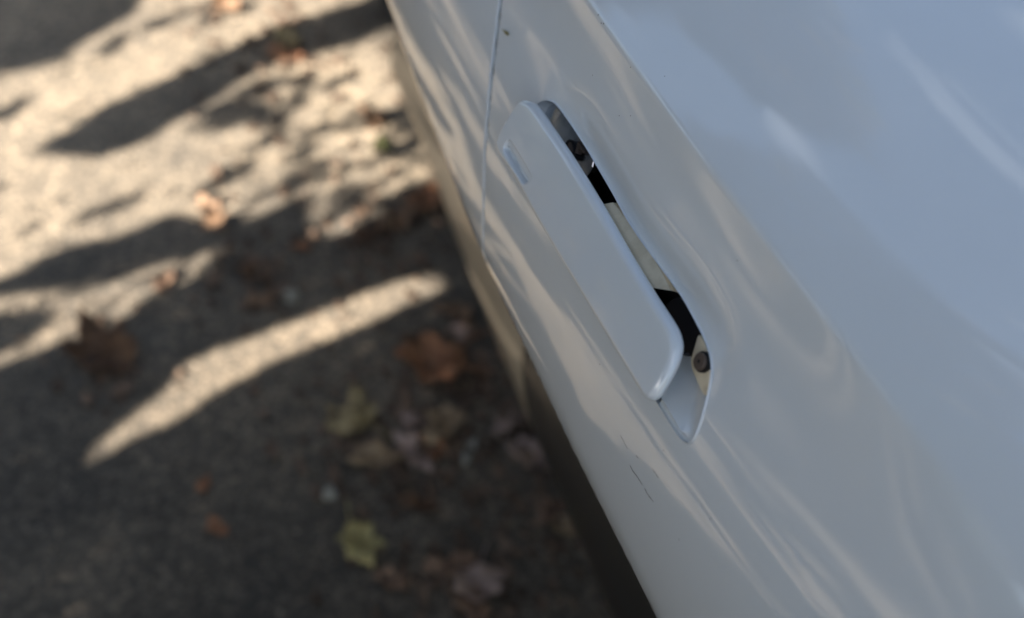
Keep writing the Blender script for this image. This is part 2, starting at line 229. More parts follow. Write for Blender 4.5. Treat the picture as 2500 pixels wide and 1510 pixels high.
SEAM_T = np.array([(-.64, .29), (-.563, .384), (-.5385, .4225), (-.5105, .4502), (-.45, .455), (-.36, .40), (-.20, .23), (-.10, .155), (-.05, .136), (.0007, .1375), (.0432, .1594), (.0726, .1815), (.1076, .2197), (.168, .290), (.26, .39), (.42, .51)])
def seam(s):
    o = 0
    for k in (-.016, -.008, 0, .008, .016): o = o + np.interp(np.asarray(s) + k, SEAM_T[:, 0], SEAM_T[:, 1])
    return o / 5
G = .0014
HOLE = smooth_loop(OPEN, 190); HOLE[:, 1] -= .0008 * np.clip((HOLE[:, 1] - .088) / .016, 0, 1) * np.clip((.118 - HOLE[:, 0]) / .05, 0, 1) * np.clip((HOLE[:, 0] + .11) / .03, 0, 1)
def disp(x, s, hole=True):
    h = np.zeros_like(x)
    c = np.gradient(seam(np.array([0., .002])))[0]
    sl = (seam(s + .004) - seam(s - .004)) / .008; d = np.abs(x - seam(s)) / np.sqrt(1 + sl * sl) - G; r = .0009; q = np.clip(d, 0, r)
    h -= r - np.sqrt(np.maximum(r * r - (r - q) ** 2, 0))
    if hole:
        k = (x > -.19) & (x < .19) & (s > 0) & (s < .18)
        if k.any():
            P = np.stack([x[k], s[k]], 1); d = np.maximum(sdist(P, HOLE), 0); r = .0009; q = np.clip(d, 0, r)
            up = np.clip((P[:, 1] - .086) / .03, 0, 1) * np.clip((.135 - P[:, 0]) / .07, 0, 1) * np.clip((P[:, 0] + .145) / .09, 0, 1); up = up * up * (3 - 2 * up)
            h[k] -= .0054 * up * np.exp(-(d / .012) ** 2) - (r - np.sqrt(np.maximum(r * r - (r - q) ** 2, 0)))
    return h
def nrm(f, x, s, e=1.2e-4):
    dx = f(x + e, s) - f(x - e, s); ds = f(x, s + e) - f(x, s - e); n = np.cross(ds, dx); n /= np.linalg.norm(n, axis=-1)[..., None] + 1e-15; return n
def S(x, s): return base(x, s) + nrm(base, x, s, 1e-3) * disp(x, s)[..., None]

car = empty('parked_car', (-.2, -.95, 0))
tag(car, 'white car parked beside the asphalt with its flush door handle popped out', 'car')

SROWS = np.unique(np.round(np.concatenate([np.arange(-.40, -.05, .02), np.arange(-.05, .15, .006), [.15], np.arange(.152, .1681, .0006), np.arange(.170, .2, .004), np.arange(.2, .4201, .012)]), 5))
def grid_pts(x0, x1, rows, dx, extra=()):
    P = []
    for i, s in enumerate(rows):
        xs = np.arange(x0, x1, dx) + (dx * .5 if i % 2 else 0); P.append(np.stack([xs, xs * 0 + s], 1))
    P += list(extra); return np.vstack(P)
WS = np.array([-1, .152, .168, 1.]); WT = np.array([-1, .152, .152 + .016 * 12, 1 + .016 * 11])
def warp(Q): Q = np.array(Q, float); Q[:, 1] = np.interp(Q[:, 1], WS, WT); return Q
def unwarp(Q): Q = np.array(Q, float); Q[:, 1] = np.interp(Q[:, 1], WT, WS); return Q
def side_panel(name, outer, holes, pts, mats, parent, margin=.0012):
    outer = np.array(outer); k = inside(pts, outer) & (pdist(pts, outer) > margin)
    for h in holes: k &= ~inside(pts, h) & (pdist(pts, h) > .0002)
    P, F = triangulate(warp(outer), holes, warp(pts[k])); P = unwarp(P); V = S(P[:, 0], P[:, 1]); N = nrm(S, P[:, 0], P[:, 1])
    A = V[F]; fn = np.cross(A[:, 1] - A[:, 0], A[:, 2] - A[:, 0]); flip = (fn * N[F].mean(1)).sum(1) < 0; F[flip] = F[flip][:, ::-1]
    return mesh(name, V, F, mats, parent, True, N)
def flange(name, line, depths, mats, parent, closed=False):          # a turned-in edge behind an open edge of the sheet
    x, s = line[:, 0], line[:, 1]; P = S(x, s); N = nrm(base, x, s, 1e-3); n = len(P); V = []; Fc = []
    for d in depths: V.append(P - N * d)
    for k in range(len(depths) - 1):
        for i in range(n if closed else n - 1): j = (i + 1) % n; Fc.append((k * n + i, k * n + j, (k + 1) * n + j, (k + 1) * n + i))
    return mesh(name, np.vstack(V), Fc, mats, parent)
erows = np.unique(np.concatenate([SROWS, np.arange(-.40, .42, .004)]))
doorR = np.stack([seam(erows) - G * np.sqrt(1 + ((seam(erows + .004) - seam(erows - .004)) / .008) ** 2), erows], 1)
quarL = np.stack([seam(erows) + G * np.sqrt(1 + ((seam(erows + .004) - seam(erows - .004)) / .008) ** 2), erows], 1)
XD0 = -1.05
near = [np.stack([doorR[:, 0] - d * 1.3, doorR[:, 1]], 1) for d in (.0003, .0007, .0011, .0016, .0024, .004)]
rings = [offset_loop(HOLE, d) for d in (.0003, .0008, .0014, .0024, .004, .006, .008, .011, .014, .018, .023)]
fine = grid_pts(-.17, .17, np.arange(.03, .1501, .004), .004); fine = fine[pdist(fine, HOLE) > .024]
fr = offset_loop(HOLE, .024)
P0 = grid_pts(XD0, .56, SROWS, .012); P0 = P0[~((P0[:, 0] > -.171) & (P0[:, 0] < .171) & (P0[:, 1] > .028) & (P0[:, 1] < .150))]
rgs = np.vstack(rings)
door_outer = np.vstack([doorR, [[x, .42] for x in np.arange(.50, XD0, -.03)], [[XD0, s] for s in SROWS[::-1]], [[x, -.40] for x in np.arange(XD0 + .03, .38, .03)]])
door = side_panel('door', door_outer, [HOLE], np.vstack([P0, fine, rgs] + near), PAINT, car)
flange('handle_opening_rim', HOLE, (0, .0015, .004, .009), PAINT, door, True)
flange('door_edge', doorR, (0, .0006, .004, .016), PAINT, door)
nearq = [np.stack([quarL[:, 0] + d * 1.3, quarL[:, 1]], 1) for d in (.0004, .0009, .0016, .0024, .004)]
XQ1 = 2.9; WA = (2.30, -.42, .36)
def arch(cx): a = np.linspace(math.pi * 1.02, -.02 * math.pi, 40); return [[cx + WA[2] * math.cos(t), WA[1] + .02 + WA[2] * math.sin(t)] for t in a]
ar = [p for p in arch(WA[0]) if p[1] > -.40]
quar_outer = np.vstack([quarL[::-1], ar, [[x, -.40] for x in np.arange(ar[-1][0] + .03, XQ1, .04)], [[XQ1, s] for s in SROWS], [[x, .42] for x in np.arange(XQ1 - .03, .56, -.03)]])
PQ = np.vstack([grid_pts(.10, .62, SROWS, .012), grid_pts(.64, XQ1, SROWS[::2], .03)])
quarter = side_panel('quarter_panel', quar_outer, [], np.vstack([PQ] + nearq), PAINT, car)
flange('panel_edge', quarL, (0, .0006, .004, .016), PAINT, quarter)
sr = np.arange(-.38, .42, .01)
P = S(seam(sr), sr) - nrm(base, seam(sr), sr, 1e-3) * .011
mesh('door_seal', np.vstack([P + [-.012, 0, 0], P + [.012, 0, 0]]), [(i, i + 1, len(sr) + i + 1, len(sr) + i) for i in range(len(sr) - 1)], SEAL, car)
# front wing with its arch
XF0 = -2.35; ar = [p for p in arch(-1.62) if p[1] > -.40]
wing_outer = np.vstack([[[XD0 - .004, s] for s in SROWS[::-1]], [[x, -.40] for x in np.arange(XD0 - .03, ar[-1][0] + .01, -.03)], ar[::-1], [[x, -.40] for x in np.arange(ar[0][0] - .02, XF0, -.04)], [[XF0, s] for s in SROWS], [[x, .42] for x in np.arange(XF0 + .04, XD0 - .02, .04)]])
side_panel('front_wing', wing_outer, [], grid_pts(XF0, XD0, SROWS[::2], .03), PAINT, car)
# sill, split where the door line meets it
sl = np.unique(np.concatenate([np.arange(-.64, -.403, .008), [-.4035]]))
for (x0f, x1f, nm, npn) in ((lambda s: -1.24 + 0 * s, lambda s: seam(s) - .0035, 'sill_panel', 90), (lambda s: seam(s) + .0035, lambda s: 1.13 + .25 * (s + .5), 'sill_panel', 60)):
    V = []; N = []
    for s in sl:
        a, c = float(x0f(s)), float(x1f(s)); xs = np.linspace(a, c, npn); V.append(base(xs, xs * 0 + s)); N.append(nrm(base, xs, xs * 0 + s, 1e-3))
    Fc = [(k * npn + i, k * npn + i + 1, (k + 1) * npn + i + 1, (k + 1) * npn + i) for k in range(len(sl) - 1) for i in range(npn - 1)]
    N = np.vstack(N); V = np.vstack(V); f = Fc[len(Fc) // 2]
    if np.dot(np.cross(V[f[1]] - V[f[0]], V[f[2]] - V[f[0]]), N[f[0]]) < 0: Fc = [g[::-1] for g in Fc]
    so = mesh(nm, V, Fc, SILLM if x0f(-.5) < -1 else SILLR, car, True, N); so['label'] = 'black front sill trim' if x0f(-.5) < -1 else 'rear sill with warm ground bounce put into its tan colour'
P = base(seam(sl), sl) - nrm(base, seam(sl), sl, 1e-3) * .010
mesh('sill_seal', np.vstack([P + [-.02, 0, 0], P + [.02, 0, 0]]), [(i, i + 1, len(sl) + i + 1, len(sl) + i) for i in range(len(sl) - 1)], SEAL, car)

# far side, roof, glass, ends, underbody and wheels: plain but in place
YC = -.95
def loft(name, rows, mats, parent, flip=False):
    n = len(rows[0]); V = [p for r_ in rows for p in r_]; Fc = [(k * n + i, k * n + i + 1, (k + 1) * n + i + 1, (k + 1) * n + i) for k in range(len(rows) - 1) for i in range(n - 1)]
    return mesh(name, V, Fc, mats, parent)
xs = np.linspace(XF0, XQ1, 50); ss_ = np.concatenate([np.arange(-.64, .14, .04), np.arange(.14, .42, .012), [.42]])
rows = []
for s in ss_:
    p = base(xs, xs * 0 + s); p[:, 1] = 2 * YC - p[:, 1]; rows.append(p)
loft('far_body_side', rows, PAINT, car)
def topline(x): return base(np.array([x]), np.array([.42]))[0]
rows = []
for x in np.linspace(-2.35, -1.0, 16):
    p = topline(x); w = YC - p[1]; rows.append([(x, p[1] + 2 * w * t, p[2] + .09 * math.sin(math.pi * t) * min(1, (x + 2.5) / .6)) for t in np.linspace(0, 1, 13)])
loft('bonnet', rows, PAINT, car)
rows = []
for x in np.linspace(1.35, 2.9, 16):
    p = topline(x); w = YC - p[1]; rows.append([(x, p[1] + 2 * w * t, p[2] + .09 * math.sin(math.pi * t)) for t in np.linspace(0, 1, 13)])
loft('boot_lid', rows, PAINT, car)
for nm, x, sg in (('front_bumper', XF0, -1), ('rear_bumper', XQ1, 1)):
    sb = np.linspace(-.62, .42, 24); rows = []
    for k in range(9):
        t = k / 8; row = []
        for s in sb:
            p = base(np.array([x]), np.array([s]))[0]; w = YC - p[1]; row.append((x + sg * .22 * math.sin(math.pi * t) * (1 - .3 * abs(s) / .6), p[1] + 2 * w * t, p[2]))
        rows.append(row)
    loft(nm, rows, PAINT, car)
def glass_edge(x, t):   # from the shoulder up to the roof rail
    p = topline(x); return np.array([x, p[1] - .012 - .26 * t, p[2] + .004 + .37 * t])
gx = np.linspace(-.78, .95, 24)
side = [[tuple(glass_edge(x, t) - np.array([0, .03 * math.sin(math.pi * t) * -1, 0])) for x in gx] for t in np.linspace(0, 1, 7)]
win = loft('side_window', side, GLASS, car)
tr = []
for x in np.linspace(-1.05, 1.05, 60):
    p = topline(x); tr.append([(x, p[1] + .002, p[2] - .002), (x, p[1] - .004, p[2] + .008), (x, p[1] - .014, p[2] + .010)])
loft('window_seal', tr, SEAL, win)
rows = []
for x in np.linspace(-.62, .95, 20):
    p = glass_edge(x, 1.); w = YC - p[1]; rows.append([(x, p[1] + 2 * w * t, p[2] + .06 * math.sin(math.pi * t)) for t in np.linspace(0, 1, 13)])
loft('roof', rows, PAINT, car)
for nm, xa, xb in (('windscreen', -1.02, -.62), ('rear_window', 1.38, .95)):
    rows = []
    for k in np.linspace(0, 1, 8):
        a = topline(xa); c = glass_edge(xb, 1.); x = xa + (xb - xa) * k; y = a[1] + (c[1] - a[1]) * k; z = a[2] + (c[2] - a[2]) * k; w = YC - y
        rows.append([(x, y + 2 * w * t, z + .06 * math.sin(math.pi * t)) for t in np.linspace(0, 1, 13)])
    loft(nm, rows, GLASS, car)
mesh('far_window', [(x, 2 * YC - glass_edge(x, t)[1], glass_edge(x, t)[2]) for t in (0, 1) for x in (-.9, .95)], [(0, 1, 3, 2)], GLASS, car)
mesh('floor_pan', [(XF0, -.24, .20), (XQ1, -.24, .20), (XQ1, -1.66, .20), (XF0, -1.66, .20)], [(0, 1, 2, 3)], SEAL, car)
# pillar blanks behind the glass ends
mesh('rear_pillar', [tuple(topline(.95)), tuple(topline(1.37)), tuple(glass_edge(.95, 1.))], [(0, 1, 2)], PAINT, car)
mesh('front_pillar', [tuple(topline(-1.02)), tuple(topline(-.78)), tuple(glass_edge(-.78, 1.)), tuple(glass_edge(-.62, 1.))], [(0, 1, 2, 3)], PAINT, car)
def wheel(x, y, sgn):
    prof = [(.19, .09), (.30, .10), (.33, .085), (.335, .04), (.335, -.04), (.33, -.085), (.30, -.10)]; n = 48
    V = [(r_ * math.cos(a), sgn * w_, r_ * math.sin(a)) for r_, w_ in prof for a in np.linspace(0, 2 * math.pi, n, endpoint=False)]
    Fc = [(k * n + i, k * n + (i + 1) % n, (k + 1) * n + (i + 1) % n, (k + 1) * n + i) for k in range(len(prof) - 1) for i in range(n)]
    t = mesh('tyre', V, Fc, TYRE, None); t.parent = None
    V = [(0, sgn * .06, 0)]; Fc = []
    for k in range(5):
        a = k * 2 * math.pi / 5
        for w_, r_ in ((-.16, .05), (.16, .05), (.07, .20), (-.07, .20)): V.append((r_ * math.cos(a + w_), sgn * (.07 if r_ < .1 else .085), r_ * math.sin(a + w_)))
        Fc.append((4 * k + 1, 4 * k + 2, 4 * k + 3, 4 * k + 4)); Fc.append((0, 4 * k + 1, 4 * k + 2))
    k0 = len(V)
    for r_, w_ in ((.185, .085), (.205, .095), (.205, -.05)):
        for a in np.linspace(0, 2 * math.pi, 40, endpoint=False): V.append((r_ * math.cos(a), sgn * w_, r_ * math.sin(a)))
    for q in range(2):
        for i in range(40): Fc.append((k0 + q * 40 + i, k0 + q * 40 + (i + 1) % 40, k0 + (q + 1) * 40 + (i + 1) % 40, k0 + (q + 1) * 40 + i))
    r_o = mesh('rim', V, Fc, RIMM, None)
    w = bpy.data.objects.new('wheel', t.data); COL.objects.link(w); bpy.data.objects.remove(t)
    w.location = (x, y, .335); w.parent = car; w.matrix_parent_inverse = car.matrix_world.inverted()
    r_o.parent = w
for x in (2.30, -1.62):
    for y, sg in ((-.30, 1), (-1.60, -1)): wheel(x, y, sg)

# ------------------------------------------------------------------ door handle and what shows in its opening
TH = math.radians(25.); HN = np.array([0, math.cos(TH), math.sin(TH)]); HT = np.array([0, -math.sin(TH), math.cos(TH)]); HO = base(np.array([0.]), np.array([.091]))[0]
def on(ab, off): ab = np.asarray(ab, float); return HO + np.array([1., 0, 0]) * ab[..., :1] + HT * ab[..., 1:2] + HN * (np.asarray(off)[..., None] if np.ndim(off) else off)
HL = smooth_loop(HANDLE, 200); SO = smooth_loop(SLOT_OUT, 60); SI = smooth_loop(SLOT_IN, 50)
def sst(t): t = np.clip(t, 0, 1); return t * t * (3 - 2 * t)
HR = .0036; OFF = .013
def hh(a, b_):
    P = np.stack([a, b_], 1); d = np.maximum(-sdist(P, HL), 0); q = np.clip(d, 0, HR)
    h = OFF - (HR - np.sqrt(np.maximum(HR * HR - (HR - q) ** 2, 0))) - .13 * b_ - .0005 * (b_ / .02) ** 2 - .0009 * ((a - .02) / .1) ** 2
    k = (a > .06) & (a < .125)
    if k.any():
        so = -sdist(P[k], SO); si = -sdist(P[k], SI); h[k] -= .0012 * sst((so + .0003) / .0010) + .0030 * sst((si + .0002) / .0007)
    return h
rr = [offset_loop(HL, -d) for d in (.0002, .0005, .001, .0016, .0023, .003, .0037, .0048)]
sp = [offset_loop(SO, d) for d in (.0006, .0002, -.0003, -.0008)] + [offset_loop(SI, d) for d in (.0004, .0001, -.0002, -.0006)]
gp = grid_pts(-.09, .13, np.arange(-.035, .014, .0024), .0024); k = inside(gp, HL); gp = gp[k]; gp = gp[(pdist(gp, HL) > .0056) & (np.abs(sdist(gp, SO)) > .0009) & (np.abs(sdist(gp, SI)) > .0009)]
sp_ = np.vstack(sp); sp_ = sp_[inside(sp_, offset_loop(HL, -.0012))]
Pp, Ff = triangulate(HL, [], np.vstack([gp, sp_] + rr))
def HS(a, b_): return on(np.stack([a, b_], 1), hh(a, b_))
Vv = HS(Pp[:, 0], Pp[:, 1]); e = 1.2e-4
Nn = np.cross(HS(Pp[:, 0] + e, Pp[:, 1]) - HS(Pp[:, 0] - e, Pp[:, 1]), HS(Pp[:, 0], Pp[:, 1] + e) - HS(Pp[:, 0], Pp[:, 1] - e)); Nn *= np.sign(Nn @ HN)[:, None]; Nn /= np.linalg.norm(Nn, axis=1)[:, None]
A = Vv[Ff]; fl = (np.cross(A[:, 1] - A[:, 0], A[:, 2] - A[:, 0]) @ HN) < 0; Ff[fl] = Ff[fl][:, ::-1]
insl = inside(Pp[Ff].mean(1), SO)
def submesh(name, F, parent):
    u, inv = np.unique(F, return_inverse=True); return mesh(name, Vv[u], inv.reshape(F.shape), PAINT, parent, True, Nn[u])
handle = submesh('door_handle', Ff[~insl], car); handle['label'] = 'white pop-out bar standing proud of the door'
submesh('slot_trim', Ff[insl], handle)
base_h = hh(HL[:, 0], HL[:, 1]); n = len(HL); Vs = []
for ins, dz in ((0, 0), (0, -.0006), (.0003, -.0016), (.0012, -.0024), (.0030, -.0028)): Vs.append(on(offset_loop(HL, -ins), base_h + dz))
Fs = [(k * n + i, k * n + (i + 1) % n, (k + 1) * n + (i + 1) % n, (k + 1) * n + i) for k in range(4) for i in range(n)] + [tuple(range(4 * n, 5 * n))]
mesh('handle_back', np.vstack(Vs), Fs, PAINT, handle)

def prism(name, poly, off, th, m, parent, nres=60, bev=.0004, it=1, tilt=None):
    L = smooth_loop(poly, nres, it) if nres else np.array(poly, float); n = len(L); V = []
    o = (lambda q: off + (tilt(q[:, 0], q[:, 1]) if tilt else 0 * q[:, 0]))
    for ins, dz in ((bev, 0), (0, -bev), (0, -th)): q = offset_loop(L, -ins); V.append(on(q, o(q) + dz))
    Fc = [tuple(range(n))] + [(k * n + i, k * n + (i + 1) % n, (k + 1) * n + (i + 1) % n, (k + 1) * n + i) for k in range(2) for i in range(n)]
    ob = mesh(name, np.vstack(V), Fc, m, parent, False); return ob
# black housing behind the opening
Hs = offset_loop(HOLE, .0015); n = len(Hs); ab = np.stack([Hs[:, 0], Hs[:, 1] - .091], 1)
V = np.vstack([on(ab, -.010), on(ab, -.045)]); mesh('handle_housing', V, [(i, (i + 1) % n, n + (i + 1) % n, n + i) for i in range(n)] + [tuple(range(n, 2 * n))], BLACK, door, False)
liner = prism('cup_liner', offset_loop(smooth_loop(LINER, 40), .0045), -.012, .003, CHROME, door, 60, tilt=lambda a, b_: .010 * np.clip((a - .085) / .05, 0, 1) ** 2)
liner['label'] = 'grey metal cup at the far end of the handle opening'
prism('clip', CLIP1, -.0085, .004, BLACK, door, 40)
prism('clip_face', CLIP1IN, -.0080, .001, BRONZE, door, 30)
prism('clip', CLIP2, -.0080, .003, BRONZE, door, 0)
# ribbed metal bar, beige ground reflection painted into its colour
bs = [(-.006, -.0062), (.0120, -.0060), (.0123, -.0080), (.0134, -.0062), (.0137, -.0082), (.0148, -.0063), (.0151, -.0084), (.0161, -.0066), (.0164, -.0088), (.0180, -.0078), (.0182, -.013)]
rows = []
for q, (bb, of) in enumerate(bs):
    t = (bb + .006) / .0242
    rows.append([tuple(on(np.array([a, bb + .0020 * (1 - ((a + .02) / .035) ** 2) * (t > .3)]), of + max(0, .0172 - bb) * .45)) for a in np.linspace(.037 - .018 * t, -.021 - .035 * t, 20)])
loft('lever_bar', rows, BEIGE, door).data.shade_flat()
prism('pivot_arm', DARKARM, -.0062, .006, BLACK, door, 80)
brk = prism('hinge_bracket', BRACKET, -.0045, .004, BEIGE, door, 60)
sc = np.array(SCREW); c = sc[0]; ang = np.linspace(0, 2 * math.pi, 40, endpoint=False)
def disc(name, r_, off, th, m, parent): return prism(name, [(c[0] + r_ * math.cos(t), c[1] + r_ * math.sin(t)) for t in ang], off, th, m, parent, 0, .0005)
disc('screw_washer', .0048, -.0022, .003, BLACK, brk)
disc('screw_head', .0041, -.0010, .002, BRONZE, brk)
disc('screw_socket', .0012, -.0008, .001, BLACK, brk)
# painted pocket at the pointed end
Rm = np.array(RIM); Rp = S(Rm[:, 0], Rm[:, 1]) - nrm(base, Rm[:, 0], Rm[:, 1], 1e-3) * .0012; Lg = np.array(LEDGE); n = len(Rp)
def dens(A, k=8):
    t = np.linspace(0, len(A) - 1, (len(A) - 1) * k + 1); R = np.stack([np.interp(t, np.arange(len(A)), A[:, j]) for j in range(3)], 1)
    for _ in range(6): R[1:-1] = .25 * R[:-2] + .5 * R[1:-1] + .25 * R[2:]
    return R
Rd, Ld = dens(Rp), dens(Lg[:n]); Md = .5 * (Rd + Ld) - HN * .0012; Md2 = .25 * Rd + .75 * Ld - HN * .0012; Md3 = .75 * Rd + .25 * Ld - HN * .0009; n = len(Rd)
V = np.vstack([Rd, Md3, Md, Md2, Ld, Lg[10:]])
Fc = [(k * n + i, k * n + i + 1, (k + 1) * n + i + 1, (k + 1) * n + i) for k in range(4) for i in range(n - 1)] + [tuple(range(4 * n, 5 * n)) + (5 * n, 5 * n + 1)]
pk = mesh('handle_pocket', V, Fc, PAINT, door, True)
pk.data.polygons[-1].use_smooth = False

# scratches, dirt specks and a seed on the paint
def on_side(x, s, off=.00015):
    x = np.atleast_1d(np.array(x, float)); s = np.atleast_1d(np.array(s, float)); return (S(x, s) + nrm(base, x, s, 1e-3) * off)
for qi, L in enumerate(SCRATCHES):
    L = np.array(L); t = np.linspace(0, len(L) - 1, 14); x = np.interp(t, range(len(L)), L[:, 0]); s = np.interp(t, range(len(L)), L[:, 1]) + RNG.normal(0, .00006, 14)
    w = .00016 + .00022 * RNG.random(14); w[[0, -1]] = .00004; w *= .7 if qi < 2 else .4
    mesh('scratch', np.vstack([on_side(x, s + w), on_side(x, s - w)]), [(i, i + 1, 15 + i, 14 + i) for i in range(13)], DOTM, door)
for i, (x, s) in enumerate(SPECKS):
    r_ = .00045 if i < 3 else .0003; a = np.linspace(0, 2 * math.pi, 8, endpoint=False); q = .7 + .5 * RNG.random(8)
    mesh('dirt_speck', np.vstack([on_side(x + r_ * q * np.cos(a), s + r_ * q * np.sin(a), .0001), on_side(x, s, .00035)]), [(k, (k + 1) % 8, 8) for k in range(8)], DOTM, quarter if x > float(seam(s)) else door)
SEEDM = noise_tint(mat('green_seed', (.15, .15, .03), .6), 900, (.10, .10, .03), (.26, .22, .07))
a0, a1 = np.array(SEED[1]), np.array(SEED[2]); rows = []
for t, r_ in ((0, .0001), (.3, .0003), (.5, .0008), (.75, .0011), (1, .0002)):
    c = a0 + (a1 - a0) * t; p = on_side(c[0], c[1], .0006)[0]; rows.append([tuple(p + np.array([.35 * r_ * math.cos(q), r_ * .8 * math.sin(q), r_ * math.cos(q)])) for q in np.linspace(0, 2 * math.pi, 9)])
tag(loft('seed', rows, SEEDM, None), 'tiny green seed husk stuck to the white paint beside the door gap', 'seed')

# ------------------------------------------------------------------ ground
gx = np.concatenate([[-220, -60, -12], np.arange(-2, 4.01, .06), [12, 60, 220]]); gy = np.concatenate([[-220, -60, -12], np.arange(-1.5, 4.01, .06), [12, 60, 220]])
X, Y = np.meshgrid(gx, gy, indexing='ij'); Zg = (.0012 * np.sin(X * 7.3 + np.sin(Y * 5)) * np.cos(Y * 8.1 + np.sin(X * 4))) * ((np.abs(X) < 4) & (np.abs(Y) < 4)); m = len(gy)
Vg = np.stack([X.ravel(), Y.ravel(), Zg.ravel()], 1); Fg = [(i * m + j, (i + 1) * m + j, (i + 1) * m + j + 1, i * m + j + 1) for i in range(len(gx) - 1) for j in range(m - 1)]
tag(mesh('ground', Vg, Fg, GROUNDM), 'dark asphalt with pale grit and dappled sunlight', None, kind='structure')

# loose chippings and leaf crumbs too many to count
GRITM = noise_tint(mat('grit', (.2, .18, .15), .9), 35, (.05, .045, .04), (.30, .25, .19), .4, .6)
NG = 3800; gxp = RNG.uniform(.25, 2.1, NG); gyp = RNG.uniform(-.45, .7, NG); sz = RNG.gamma(2., .0009, NG) + .0008
V = []; Fc = []
tet = np.array([(1, 0, 0), (-.5, .87, 0), (-.5, -.87, 0), (.2, .1, .9)])
for i in range(NG):
    a = RNG.uniform(0, 6.28); ca, sa = math.cos(a), math.sin(a); q = tet * sz[i] * (1, RNG.uniform(.5, 1), RNG.uniform(.4, 1)); q = np.stack([q[:, 0] * ca - q[:, 1] * sa, q[:, 0] * sa + q[:, 1] * ca, q[:, 2]], 1) + (gxp[i], gyp[i], .0005)
    k0 = len(V); V += list(q); Fc += [(k0, k0 + 1, k0 + 3), (k0 + 1, k0 + 2, k0 + 3), (k0 + 2, k0, k0 + 3)]
tag(mesh('grit', V, Fc, GRITM, None, False), 'loose pale grit scattered over the asphalt', 'grit', kind='stuff')

# ------------------------------------------------------------------ fallen leaves
def leaf_mat(name, c0, c1): return noise_tint(mat(name, c0, .7, spec=.3), 55, c0, c1, .35, .65, .3, dist=.002)
LM = {'rust': leaf_mat('leaf_rust', (.26, .115, .06), (.40, .205, .11)), 'tan': leaf_mat('leaf_tan', (.26, .175, .10), (.44, .32, .20)), 'olive': leaf_mat('leaf_olive', (.25, .18, .08), (.42, .33, .18)),
      'mauve': leaf_mat('leaf_mauve', (.27, .19, .155), (.44, .32, .27)), 'dark': leaf_mat('leaf_dark', (.08, .045, .028), (.18, .10, .055)), 'yellow': leaf_mat('leaf_yellow', (.34, .27, .11), (.46, .39, .18)),
      'orange': leaf_mat('leaf_orange', (.19, .11, .06), (.29, .19, .125)), 'green': leaf_mat('leaf_green', (.10, .11, .045), (.16, .16, .07)), 'pale': leaf_mat('pale_stone', (.25, .24, .20), (.42, .40, .34)), 'brown': leaf_mat('leaf_brown', (.15, .09, .06), (.28, .18, .12))}
def leaf(name, x, y, w, shape, m, rot, seed, curl=.35, z=0):
    rg = np.random.default_rng(seed); nA, nR = 48, 6; V = []; Fc = []
    for k in range(nR + 1):
        for i in range(nA):
            a = i / nA * 2 * math.pi
            if shape == 'maple':
                aa = (a + math.pi) % (2 * math.pi) - math.pi; r0 = .27
                for c_, A_ in ((0, .24), (.95, .13), (-.95, .20), (1.95, .09), (-1.95, .13)): r0 += A_ * max(0, 1 - abs(aa - c_) / .50) ** .8
                r0 *= 1 + .07 * math.cos(15 * a) + .14 * math.sin(2 * a + seed) + .10 * math.sin(5 * a + 3 * seed)
            elif shape == 'oak': r0 = .62 * (.42 + .10 * math.cos(8 * a)) * (1 + .55 * math.cos(2 * a))
            elif shape == 'stone': r0 = .45 + .06 * math.sin(3 * a + seed)
            elif shape == 'sliver': r0 = .5 / math.sqrt(math.cos(a) ** 2 + 12 * math.sin(a) ** 2)
            else: r0 = .5 / math.sqrt(math.cos(a) ** 2 + 3.2 * math.sin(a) ** 2) * (1 + .08 * math.cos(a)) * (1 + .16 * math.sin(3 * a + seed) + .13 * math.sin(5 * a + 2 * seed) + .07 * math.sin(9 * a + seed)); r0 = min(r0, .62)
            r_ = r0 * k / nR; px, py = r_ * math.cos(a), r_ * math.sin(a)
            if shape == 'stone': pz = .28 * (1 - (k / nR) ** 2)
            else: pz = curl * (abs(py) ** 1.5 * 1.1 + .5 * px * px) + (.11 if shape == 'maple' else .09) * math.sin(9 * px + seed) * math.cos(8 * py + seed * 2) + .02 * (abs(py) < .02) + .03
            V.append((px * w, py * w, pz * w))
    for k in range(nR):
        for i in range(nA): j = (i + 1) % nA; Fc.append((k * nA + i, k * nA + j, (k + 1) * nA + j, (k + 1) * nA + i))
    if shape == 'maple':
        k0 = len(V)
        for t in np.linspace(0, 1, 6): V += [(-.28 * w - .45 * w * t, .012 * w + .1 * w * t * t, .06 * w + .05 * w * t), (-.28 * w - .45 * w * t, -.012 * w + .1 * w * t * t, .06 * w + .05 * w * t)]
        for t in range(5): Fc.append((k0 + 2 * t, k0 + 2 * t + 1, k0 + 2 * t + 3, k0 + 2 * t + 2))
    o = mesh(name, V, Fc, m); bm = bmesh.new(); bm.from_mesh(o.data); bmesh.ops.remove_doubles(bm, verts=bm.verts, dist=1e-6)
    zm = min(v.co.z for v in bm.verts)
    for v in bm.verts: v.co.z -= zm
    bm.to_mesh(o.data); bm.free()
    if shape != 'stone': sm = o.modifiers.new('thickness', 'SOLIDIFY'); sm.thickness = .0006
    o.location = (x, y, .0022 + z); o.rotation_euler = (rg.normal(0, .06), rg.normal(0, .06), rot); return o
